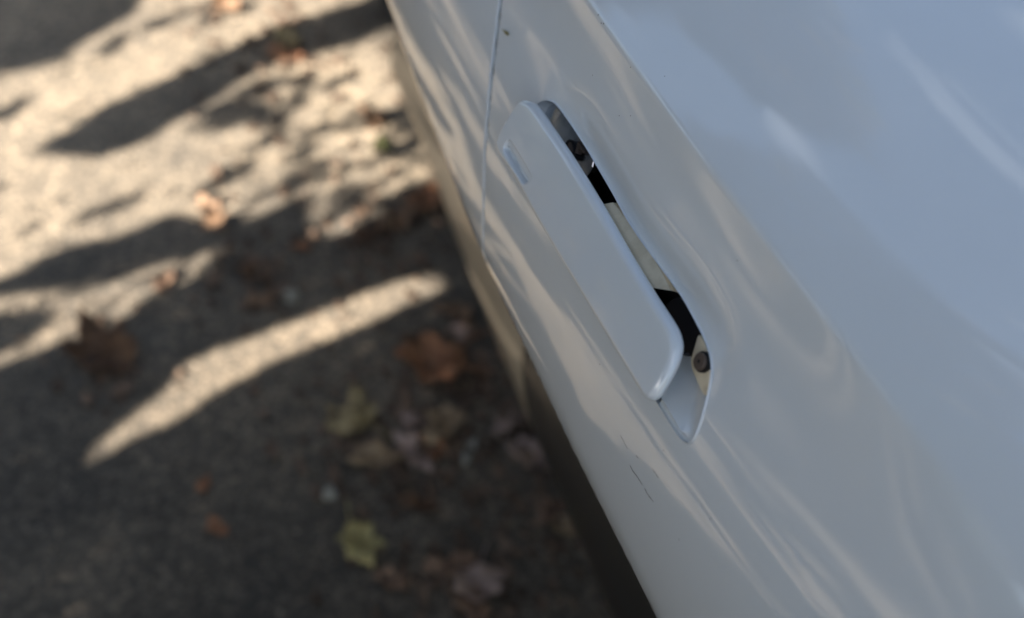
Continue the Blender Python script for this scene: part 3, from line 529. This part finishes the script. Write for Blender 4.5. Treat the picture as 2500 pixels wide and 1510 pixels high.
DEF = [
 (0, 'maple', 'rust', 2.2, .5, 'large rust-orange maple leaf curled up, biggest leaf beside the sill'),
 (1, 'maple', 'olive', .7, .4, 'olive-tan lobed leaf left of the curled tan leaf in the shade'),
 (2, 'oval', 'tan', 1.2, .5, 'tan leaf folded like a cup just below the olive-tan lobed leaf'),
 (3, 'stone', 'mauve', 0, .3, 'small round pinkish chip between the olive leaf and the curled leaf'),
 (4, 'oval', 'tan', 2.4, .7, 'curled tan leaf directly below the large rust-orange maple leaf'),
 (5, 'oak', 'mauve', .4, .4, 'flat mauve-brown leaf below the curled tan leaf'),
 (6, 'sliver', 'pale', -.6, .05, 'pale narrow bark sliver lying right of the mauve-brown leaf'),
 (7, 'oak', 'mauve', 1.9, .5, 'brown upright leaf nearest the black seam of the sill'),
 (8, 'oval', 'mauve', .5, .6, 'pinkish brown folded leaf touching the sill edge below the upright leaf'),
 (9, 'oak', 'dark', .9, .7, 'dark red shrivelled leaf above and right of the yellow-green leaf'),
 (10, 'maple', 'yellow', 3.3, .35, 'yellow-green star-shaped leaf alone on the dark asphalt'),
 (11, 'oval', 'brown', 1.5, .5, 'topmost brown leaf of the litter clump at the bottom edge'),
 (12, 'maple', 'mauve', 2.8, .5, 'largest pinkish brown leaf of the clump at the bottom edge'),
 (13, 'oval', 'brown', .2, .6, 'lowest brown leaf cut by the bottom edge of the photo'),
 (14, 'oval', 'tan', 1.1, .6, 'small light brown leaf against the black sill near the bottom'),
 (15, 'oval', 'brown', 2.0, .5, 'faint brown leaf just above the small light brown one by the black sill'),
 (16, 'maple', 'dark', .3, .8, 'dark brown crumpled leaf above the left end of the bright streak'),
 (17, 'oak', 'dark', .8, .7, 'small dark leaf with orange rim between the two sunlit streaks'),
 (18, 'oval', 'orange', 1.9, .5, 'tiny orange-brown leaf just below the small dark orange-rimmed leaf'),
 (19, 'oak', 'orange', .2, .5, 'orange leaf half in sun at the edge of the sunlit patch'),
 (20, 'stone', 'pale', 0, .3, 'round pale pebble in the shade above the bright streak'),
 (21, 'oval', 'orange', .3, .5, 'orange-brown leaf just below the right end of the bright streak'),
 (22, 'oak', 'orange', -.9, .6, 'long orange-brown leaf on the shadow line next to the sill'),
 (23, 'oval', 'rust', -.7, .5, 'rust leaf nearest the sill on the shadow line'),
 (24, 'oak', 'dark', -1.0, .6, 'dark leaf at the lower tip of the sunlit patch'),
 (25, 'oval', 'olive', .4, .5, 'pale olive leaf inside the long dark shadow bar'),
 (26, 'oval', 'rust', 1.0, .6, 'rust leaf touching the pale olive leaf in the shadow bar'),
 (27, 'oval', 'orange', -.2, .6, 'bright orange leaf by the sill in the upper sunlit area'),
 (28, 'oval', 'green', -.5, .5, 'green leaf by the sill just below the bright orange leaf'),
 (29, 'oval', 'orange', .1, .4, 'orange leaf lying in full sun at the top edge'),
 (30, 'stone', 'pale', 0, .3, 'small round pale pebble up and left of the yellow-green leaf'),
 (31, 'oval', 'brown', .9, .5, 'faint brown leaf at the bottom edge left of the litter clump'),
 (32, 'oval', 'rust', .6, .5, 'small rusty leaf scrap far left of the yellow-green leaf'),
 (33, 'oval', 'rust', 2.6, .5, 'tiny rusty scrap below the left end of the bright streak'),
 (34, 'stone', 'mauve', 0, .3, 'round brown chip by the sill above the rust-orange maple leaf'),
 (35, 'oval', 'rust', 1.3, .5, 'tiny rust scrap right above the round pale pebble'),
 (36, 'oval', 'brown', .5, .5, 'small brown scrap above the dark orange-rimmed leaf'),
 (37, 'oval', 'brown', -.6, .5, 'small brown scrap below the broad sunlit streak on the left'),
 (38, 'oval', 'brown', 1.3, .4, 'small brown scrap resting above the olive-tan lobed leaf'),
 (39, 'oval', 'brown', 0., .4, 'brown leaf scrap in the dark beside the sill near the maple leaf'),
 (40, 'oval', 'dark', .3, .4, 'dark scrap left of the orange-brown leaf under the bright streak'),
 (41, 'oval', 'rust', .3, .4, 'small reddish scrap between the mauve-brown leaf and the bark sliver'),
]
for i, sh, mk, rot, curl, lab in DEF:
    x, y, w = LEAFPOS[i]; nm, ct = ('pebble', 'pebble') if sh == 'stone' else (('bark_sliver', 'bark') if sh == 'sliver' else ('fallen_leaf', 'leaf'))
    o = leaf(nm, x, y, w * (1.5 if sh == 'maple' else 1.45), sh, LM[mk], rot, 10 + i, curl)
    tag(o, lab, ct, None if ct == 'bark' else ('pebbles and chips on the asphalt' if ct == 'pebble' else 'fallen leaves on the asphalt'))

V = []; Fc = []; rgc = np.random.default_rng(77)
CL = [(LEAFPOS[i][0], LEAFPOS[i][1]) for i in (0, 2, 4, 5, 8, 12, 15, 16, 17, 22, 24, 26, 39)]
for i in range(900):
    if i % 3: c = CL[rgc.integers(len(CL))]; x, y = c[0] + rgc.normal(0, .05), c[1] + rgc.normal(0, .05)
    else: x, y = rgc.uniform(.3, 2.0), rgc.uniform(-.34, .1)
    w = rgc.uniform(.004, .020); a = rgc.uniform(0, 6.28); k0 = len(V)
    for t in range(5): q = a + t * 1.257; V.append((x + w * math.cos(q) * rgc.uniform(.5, 1), y + w * .6 * math.sin(q) * rgc.uniform(.6, 1), .003 + rgc.uniform(0, .45) * w))
    Fc.append(tuple(range(k0, k0 + 5)))
tag(mesh('leaf_crumbs', V, Fc, noise_tint(mat('leaf_crumbs', (.15, .08, .04), .8), 18, (.07, .045, .03), (.21, .14, .095), .38, .62), None, False), 'crumbled brown leaf bits along the sill', 'leaf litter', kind='stuff')

# ------------------------------------------------------------------ unseen tree: leaf layers shaped and placed to mask the sun
LEAFM = mat('tree_leaves', (.06, .09, .025), .6, spec=.3); noise_tint(LEAFM, 3.1, (.04, .07, .02), (.12, .12, .035), .35, .65)
BARK = noise_tint(mat('bark', (.09, .07, .05), .9), 14, (.05, .04, .03), (.14, .11, .08), .35, .65, .8, stretch=(1, 1, .2), dist=.02)
SU = np.array(tuple(SUN))
def vnoise(P, f, seed):      # cheap smooth value noise
    rg = np.random.default_rng(seed); T = rg.random((64, 64)); q = P * f; i = np.floor(q).astype(int); t = q - i; t = t * t * (3 - 2 * t)
    a = T[i[:, 0] % 64, i[:, 1] % 64]; b_ = T[(i[:, 0] + 1) % 64, i[:, 1] % 64]; c = T[i[:, 0] % 64, (i[:, 1] + 1) % 64]; d = T[(i[:, 0] + 1) % 64, (i[:, 1] + 1) % 64]
    return (a * (1 - t[:, 0]) + b_ * t[:, 0]) * (1 - t[:, 1]) + (c * (1 - t[:, 0]) + d * t[:, 0]) * t[:, 1]
AZ = np.array([math.cos(SUN_AZ), math.sin(SUN_AZ)]); AP = np.array([-AZ[1], AZ[0]])
def shade(P):                # how many layers of leaves stand between the sun and this spot of ground
    d = np.full(len(P), 4.2)
    soft = lambda poly, w, er=.004: np.clip(.5 - (sdist(P, poly) + er) / w, 0, 1)
    lit = soft(SHADE_SHAPES['MAIN'], .03, -.004); d = d * (1 - lit) + .008 * lit
    ll = soft(SHADE_SHAPES['LOWLIT'], .03, -.006); d = d * (1 - ll) + .06 * ll
    nz = vnoise(np.stack([P @ AZ, P @ AP * 2.4], 1), 16, 3)
    mid = np.clip(.5 - sdist(P, [(1.45, -.02), (1.38, -.24), (1.10, -.26), (1.08, -.08), (1.16, .03), (1.30, .02)]) / .06, 0, 1); d = d + mid * .6 * np.clip((nz - .5) * 3, 0, 1)
    for k in ('BAR', 'CORNER'): w = soft(SHADE_SHAPES[k], .022 if k == 'BAR' else .09); d = np.maximum(d, w * (4.5 if k == 'BAR' else 1.3))
    d = np.maximum(d, soft(SHADE_SHAPES['WEDGE'], .03) * .8); d = np.maximum(d, soft(SHADE_SHAPES['TWIG1'], .03) * .7)
    for k, L in SHADE_STROKES.items():
        w = {'s10': .014, 's10b': .012, 's5': .015}.get(k, .013); d = np.maximum(d, .75 * np.clip(1.3 - pdist(P, L, False) / w, 0, 1))
    d = np.where(soft(SHADE_SHAPES['STREAK'], .02, -.001) > .5, np.minimum(d, 0), d)
    out = (P[:, 1] > .48) | (P[:, 0] > 1.95); bn = .75 * vnoise(np.stack([P @ AZ * .8, P @ AP * 2.2], 1), 2.0, 8) + .25 * vnoise(np.stack([P @ AZ * .8, P @ AP * 2.6], 1), 5.5, 18)
    d = np.where(out, np.clip((bn - np.where(P[:, 0] < 2.1, .37, .48)) * 14, 0, 4), d)
    d = np.where(P[:, 0] < .62, 4.2, d); d = np.where(P[:, 1] < -.36, 7.5, d)
    return d
def sun_mask_leaves(xr, yr, t0, t1, size, seed, layers=2, pitch=.62):
    rg = np.random.default_rng(seed); E1 = np.array([AP[0], AP[1]]); Ps = []
    cx, cy = .5 * (xr[0] + xr[1]), .5 * (yr[0] + yr[1]); hw = .5 * math.hypot(xr[1] - xr[0], yr[1] - yr[0])
    for l in range(layers):              # a jittered carpet of leaves square to the sun, laid out through the ground spots it shades
        a = np.arange(-hw, hw, size * pitch); c = np.arange(-hw, hw, size * pitch / math.sin(SUN_EL)); A_, C_ = np.meshgrid(a, c, indexing='ij')
        j1 = rg.uniform(-.5, .5, A_.shape) * size * pitch; j2 = rg.uniform(-.5, .5, A_.shape) * size * pitch / math.sin(SUN_EL)
        P = np.array([cx, cy]) + (A_ + j1).reshape(-1, 1) * AP + (C_ + j2).reshape(-1, 1) * AZ
        P = P[(P[:, 0] > xr[0]) & (P[:, 0] < xr[1]) & (P[:, 1] > yr[0]) & (P[:, 1] < yr[1])]
        Ps.append(P[rg.random(len(P)) < 1 - np.exp(-shade(P))])
    P = np.vstack(Ps); N = len(P); t = t0 + (t1 - t0) * rg.random(N); Cn = np.concatenate([P, np.zeros((N, 1))], 1) + SU * t[:, None]
    nn = SU + rg.normal(0, .25, (N, 3)); nn /= np.linalg.norm(nn, axis=1)[:, None]; u = np.cross(nn, rg.normal(0, 1, (N, 3))); u /= np.linalg.norm(u, axis=1)[:, None]; v = np.cross(nn, u)
    s = size * rg.uniform(.8, 1.2, N)[:, None]; K = [(-.62, 0), (-.15, -.42), (.35, -.30), (.68, 0), (.35, .30), (-.15, .42)]
    V = np.stack([Cn + u * s * a + v * s * b_ + nn * s * (.12 * abs(b_)) for a, b_ in K], 1).reshape(-1, 3); F = np.arange(len(V)).reshape(-1, 6); return V, F
parts = [sun_mask_leaves((.30, 1.97), (-.36, .48), 1.9, 2.25, .014, 5, 3), sun_mask_leaves((-1.6, .30), (-.36, .50), 1.9, 3.0, .05, 6, 3),
         sun_mask_leaves((-1.6, 2.3), (-2.15, -.36), 3.7, 4.7, .07, 7, 5), sun_mask_leaves((-2, 5), (.48, 4.4), 2.2, 3.4, .06, 9, 2), sun_mask_leaves((1.95, 5), (-.36, .48), 2.2, 3.2, .05, 12, 3)]
V = np.vstack([p[0] for p in parts]); k0 = 0; Fl = []
for p in parts: Fl.append(p[1] + k0); k0 += len(p[0])
Fl = np.vstack(Fl); me = bpy.data.meshes.new('crown'); me.vertices.add(len(V)); me.vertices.foreach_set('co', V.ravel()); me.loops.add(Fl.size); me.loops.foreach_set('vertex_index', Fl.ravel().astype(np.int32))
me.polygons.add(len(Fl)); me.polygons.foreach_set('loop_start', (np.arange(len(Fl)) * 6).astype(np.int32)); me.polygons.foreach_set('loop_total', np.full(len(Fl), 6, np.int32)); me.update(calc_edges=True)
print('shade leaves', len(Fl))
def limb(pts, rad, n=9):
    rows = []; pts = [Vector(p) for p in pts]
    for i, p in enumerate(pts):
        d = (pts[min(i + 1, len(pts) - 1)] - pts[max(i - 1, 0)]).normalized(); u = d.orthogonal().normalized(); v = d.cross(u)
        rows.append([tuple(p + (u * math.cos(a) + v * math.sin(a)) * rad[i]) for a in np.linspace(0, 2 * math.pi, n + 1)])
    return rows
def limbs_mesh(name, Ls, m, parent):
    V = []; Fc = []
    for pts, rad in Ls:
        R = limb(pts, rad); n = len(R[0]); k0 = len(V); V += [p for r_ in R for p in r_]
        Fc += [(k0 + k * n + i, k0 + k * n + i + 1, k0 + (k + 1) * n + i + 1, k0 + (k + 1) * n + i) for k in range(len(R) - 1) for i in range(n - 1)]
    return mesh(name, V, Fc, m, parent)
st = empty('sun_mask_tree', (-2.3, 4.6, 0)); tag(st, 'unseen leafy tree, its leaf layers shaped to mask the sun from car and ground', 'tree')
limbs_mesh('trunk', [([(-2.3, 4.6, -.1), (-2.28, 4.55, 1.0), (-2.2, 4.4, 2.2), (-2.0, 4.2, 3.4), (-1.9, 4.0, 4.4)], [.22, .17, .14, .10, .04])], BARK, st)
limbs_mesh('branches', [([(-2.26, 4.5, 1.5), (-1.4, 3.4, 1.75), (-.8, 2.3, 1.7)], [.08, .045, .01]), ([(-2.2, 4.4, 2.0), (-2.8, 3.4, 2.3), (-3.4, 2.4, 2.1)], [.07, .04, .01]),
   ([(-2.2, 4.4, 2.2), (-1.2, 3.2, 2.5), (0, 2.3, 2.3), (1.4, 1.9, 1.9)], [.08, .06, .035, .01]), ([(-2.1, 4.3, 2.8), (-.8, 3.6, 3.0), (1.2, 3.6, 2.6), (3.0, 3.8, 2.2)], [.08, .06, .04, .01])], BARK, st)
cr = link('crown', me, LEAFM, st, False); cr['kind'] = 'stuff'
rg = np.random.default_rng(41); cl = rg.normal(0, 1, (34, 3)); cl /= np.linalg.norm(cl, axis=1)[:, None]; cl *= rg.uniform(.2, .85, (34, 1)) * (3.0, 2.6, 1.3); N = 15000; w = rg.integers(0, 34, N)
d = rg.normal(0, 1, (N, 3)); d /= np.linalg.norm(d, axis=1)[:, None]; P = cl[w] + d * rg.uniform(.3, 1, (N, 1)) ** .5 * .75 + (-.6, .8, 6.0)
nn = rg.normal(0, 1, (N, 3)) + (0, 0, 1.2); nn /= np.linalg.norm(nn, axis=1)[:, None]; u = np.cross(nn, rg.normal(0, 1, (N, 3))); u /= np.linalg.norm(u, axis=1)[:, None]; v = np.cross(nn, u); sz = .085 * rg.uniform(.7, 1.3, N)[:, None]
V = np.stack([P + u * sz * a + v * sz * b_ for a, b_ in ((-.6, 0), (0, -.4), (.6, 0), (0, .4))], 1).reshape(-1, 3)
mesh('sky_block_crown', V, np.arange(len(V)).reshape(-1, 4).tolist(), LEAFM, st, False)['kind'] = 'stuff'  # crown and its branches added overhead to cut skylight on the paint
limbs_mesh('sky_block_branches', [([(-2.0, 4.2, 3.4), (-1.5, 3.0, 4.8), (-.9, 1.6, 5.6), (-.3, .2, 6.1)], [.10, .08, .05, .015]), ([(-1.5, 3.0, 4.8), (-2.4, 1.6, 5.8), (-2.8, .2, 6.3)], [.06, .04, .01]), ([(-1.2, 2.3, 5.2), (.4, 1.8, 6.0), (1.6, 1.6, 6.2)], [.06, .04, .01])], BARK, st)

# ------------------------------------------------------------------ trees beyond, mirrored in the paint
def crown_mesh(name, R, H, N, size, seed):
    rg = np.random.default_rng(seed); cl = rg.normal(0, 1, (26, 3)); cl /= np.linalg.norm(cl, axis=1)[:, None]; cl *= rg.uniform(.35, .85, (26, 1)); rad = rg.uniform(.22, .42, 26)
    w = rg.integers(0, 26, N); d = rg.normal(0, 1, (N, 3)); d /= np.linalg.norm(d, axis=1)[:, None]; P = (cl[w] + d * (rad[w] * rg.uniform(.5, 1, N) ** .5)[:, None]) * (R, R, H * .5) + (0, 0, 0)
    nn = rg.normal(0, 1, (N, 3)); nn /= np.linalg.norm(nn, axis=1)[:, None]; u = np.cross(nn, rg.normal(0, 1, (N, 3))); u /= np.linalg.norm(u, axis=1)[:, None]; v = np.cross(nn, u); s = size * rg.uniform(.6, 1.3, N)[:, None]
    V = np.stack([P + u * s * a + v * s * b_ for a, b_ in ((-.6, 0), (0, -.4), (.6, 0), (0, .4))], 1).reshape(-1, 3); F = np.arange(len(V)).reshape(-1, 4)
    me = bpy.data.meshes.new(name); me.vertices.add(len(V)); me.vertices.foreach_set('co', V.ravel()); me.loops.add(F.size); me.loops.foreach_set('vertex_index', F.ravel().astype(np.int32))
    me.polygons.add(len(F)); me.polygons.foreach_set('loop_start', (np.arange(len(F)) * 4).astype(np.int32)); me.polygons.foreach_set('loop_total', np.full(len(F), 4, np.int32)); me.update(calc_edges=True)
    me.materials.append(AUT); return me
AUT = noise_tint(mat('autumn_leaves', (.12, .09, .04), .7, spec=.2), .8, (.06, .07, .03), (.20, .13, .06), .35, .65)
CM = [crown_mesh('crown', 2.6, 6.0, 9000, .22, s) for s in (1, 2, 3)]
TREES = [(9.2, .9, 1.5, 'broad tree ahead along the kerb, nearest the car'), (6.4, 7.0, 1.4, 'tall tree ahead and away from the car, second in the row'), (4.0, 9.5, 1.35, 'tree straight out from the rear of the car, third in the row'),
         (13.5, 4.5, 1.35, 'tallest far tree beyond the nearest kerb tree'), (13, -2.5, 1.2, 'tree on the far side of the car beyond its rear'), (1.0, 11.5, 1.1, 'tree straight out from the door, fourth in the row')]
for i, (x, y, sc_, lab) in enumerate(TREES):
    t = empty('tree', (x, y, 0)); tag(t, lab, 'tree', 'trees around the car')
    c = bpy.data.objects.new('crown', CM[i % 3]); COL.objects.link(c); c.parent = t; c.location = (0, 0, 4.6 * sc_); c.scale = (sc_ * .88, sc_ * .88, sc_); c.rotation_euler = (0, 0, i * 1.7); c['kind'] = 'stuff'
    tk = limbs_mesh('trunk', [([(0, 0, -.1), (.1, 0, 1.5), (0, .1, 3.2 * sc_), (.1, 0, 5.5 * sc_)], [.22, .17, .13, .04])] + [([(0, 0, 2.4), (math.cos(q) * 1.0, math.sin(q) * 1.0, 3.7 * sc_), (math.cos(q) * 1.9, math.sin(q) * 1.9, 4.9 * sc_)], [.09, .06, .02]) for q in (0.3, 2.2, 4.3)], BARK, None); tk.parent = t

# unseen leaf band, added to block the bright horizon in paint reflections
rg = np.random.default_rng(31); N = 26000; q = rg.uniform(-.35, 2.5, N); rad = 12.5 + rg.normal(0, .35, N); zz = rg.uniform(0, 2.1, N) + .25 * np.sin(q * 9) + .15 * np.sin(q * 23)
P = np.stack([np.cos(q) * rad, np.sin(q) * rad, np.maximum(zz, .03)], 1); nn = rg.normal(0, 1, (N, 3)); nn /= np.linalg.norm(nn, axis=1)[:, None]; u = np.cross(nn, rg.normal(0, 1, (N, 3))); u /= np.linalg.norm(u, axis=1)[:, None]; v = np.cross(nn, u); sz = .16 * rg.uniform(.6, 1.3, N)[:, None]
V = np.stack([P + u * sz * a + v * sz * b_ for a, b_ in ((-.6, 0), (0, -.4), (.6, 0), (0, .4))], 1).reshape(-1, 3); F = np.arange(len(V)).reshape(-1, 4)
me = bpy.data.meshes.new('blocker_hedge'); me.vertices.add(len(V)); me.vertices.foreach_set('co', V.ravel()); me.loops.add(F.size); me.loops.foreach_set('vertex_index', F.ravel().astype(np.int32))
me.polygons.add(len(F)); me.polygons.foreach_set('loop_start', (np.arange(len(F)) * 4).astype(np.int32)); me.polygons.foreach_set('loop_total', np.full(len(F), 4, np.int32)); me.update(calc_edges=True)
tag(link('blocker_hedge', me, AUT, None, False), 'low brown-green leaf band behind the trees, added to block the bright horizon', 'blocker_hedge')
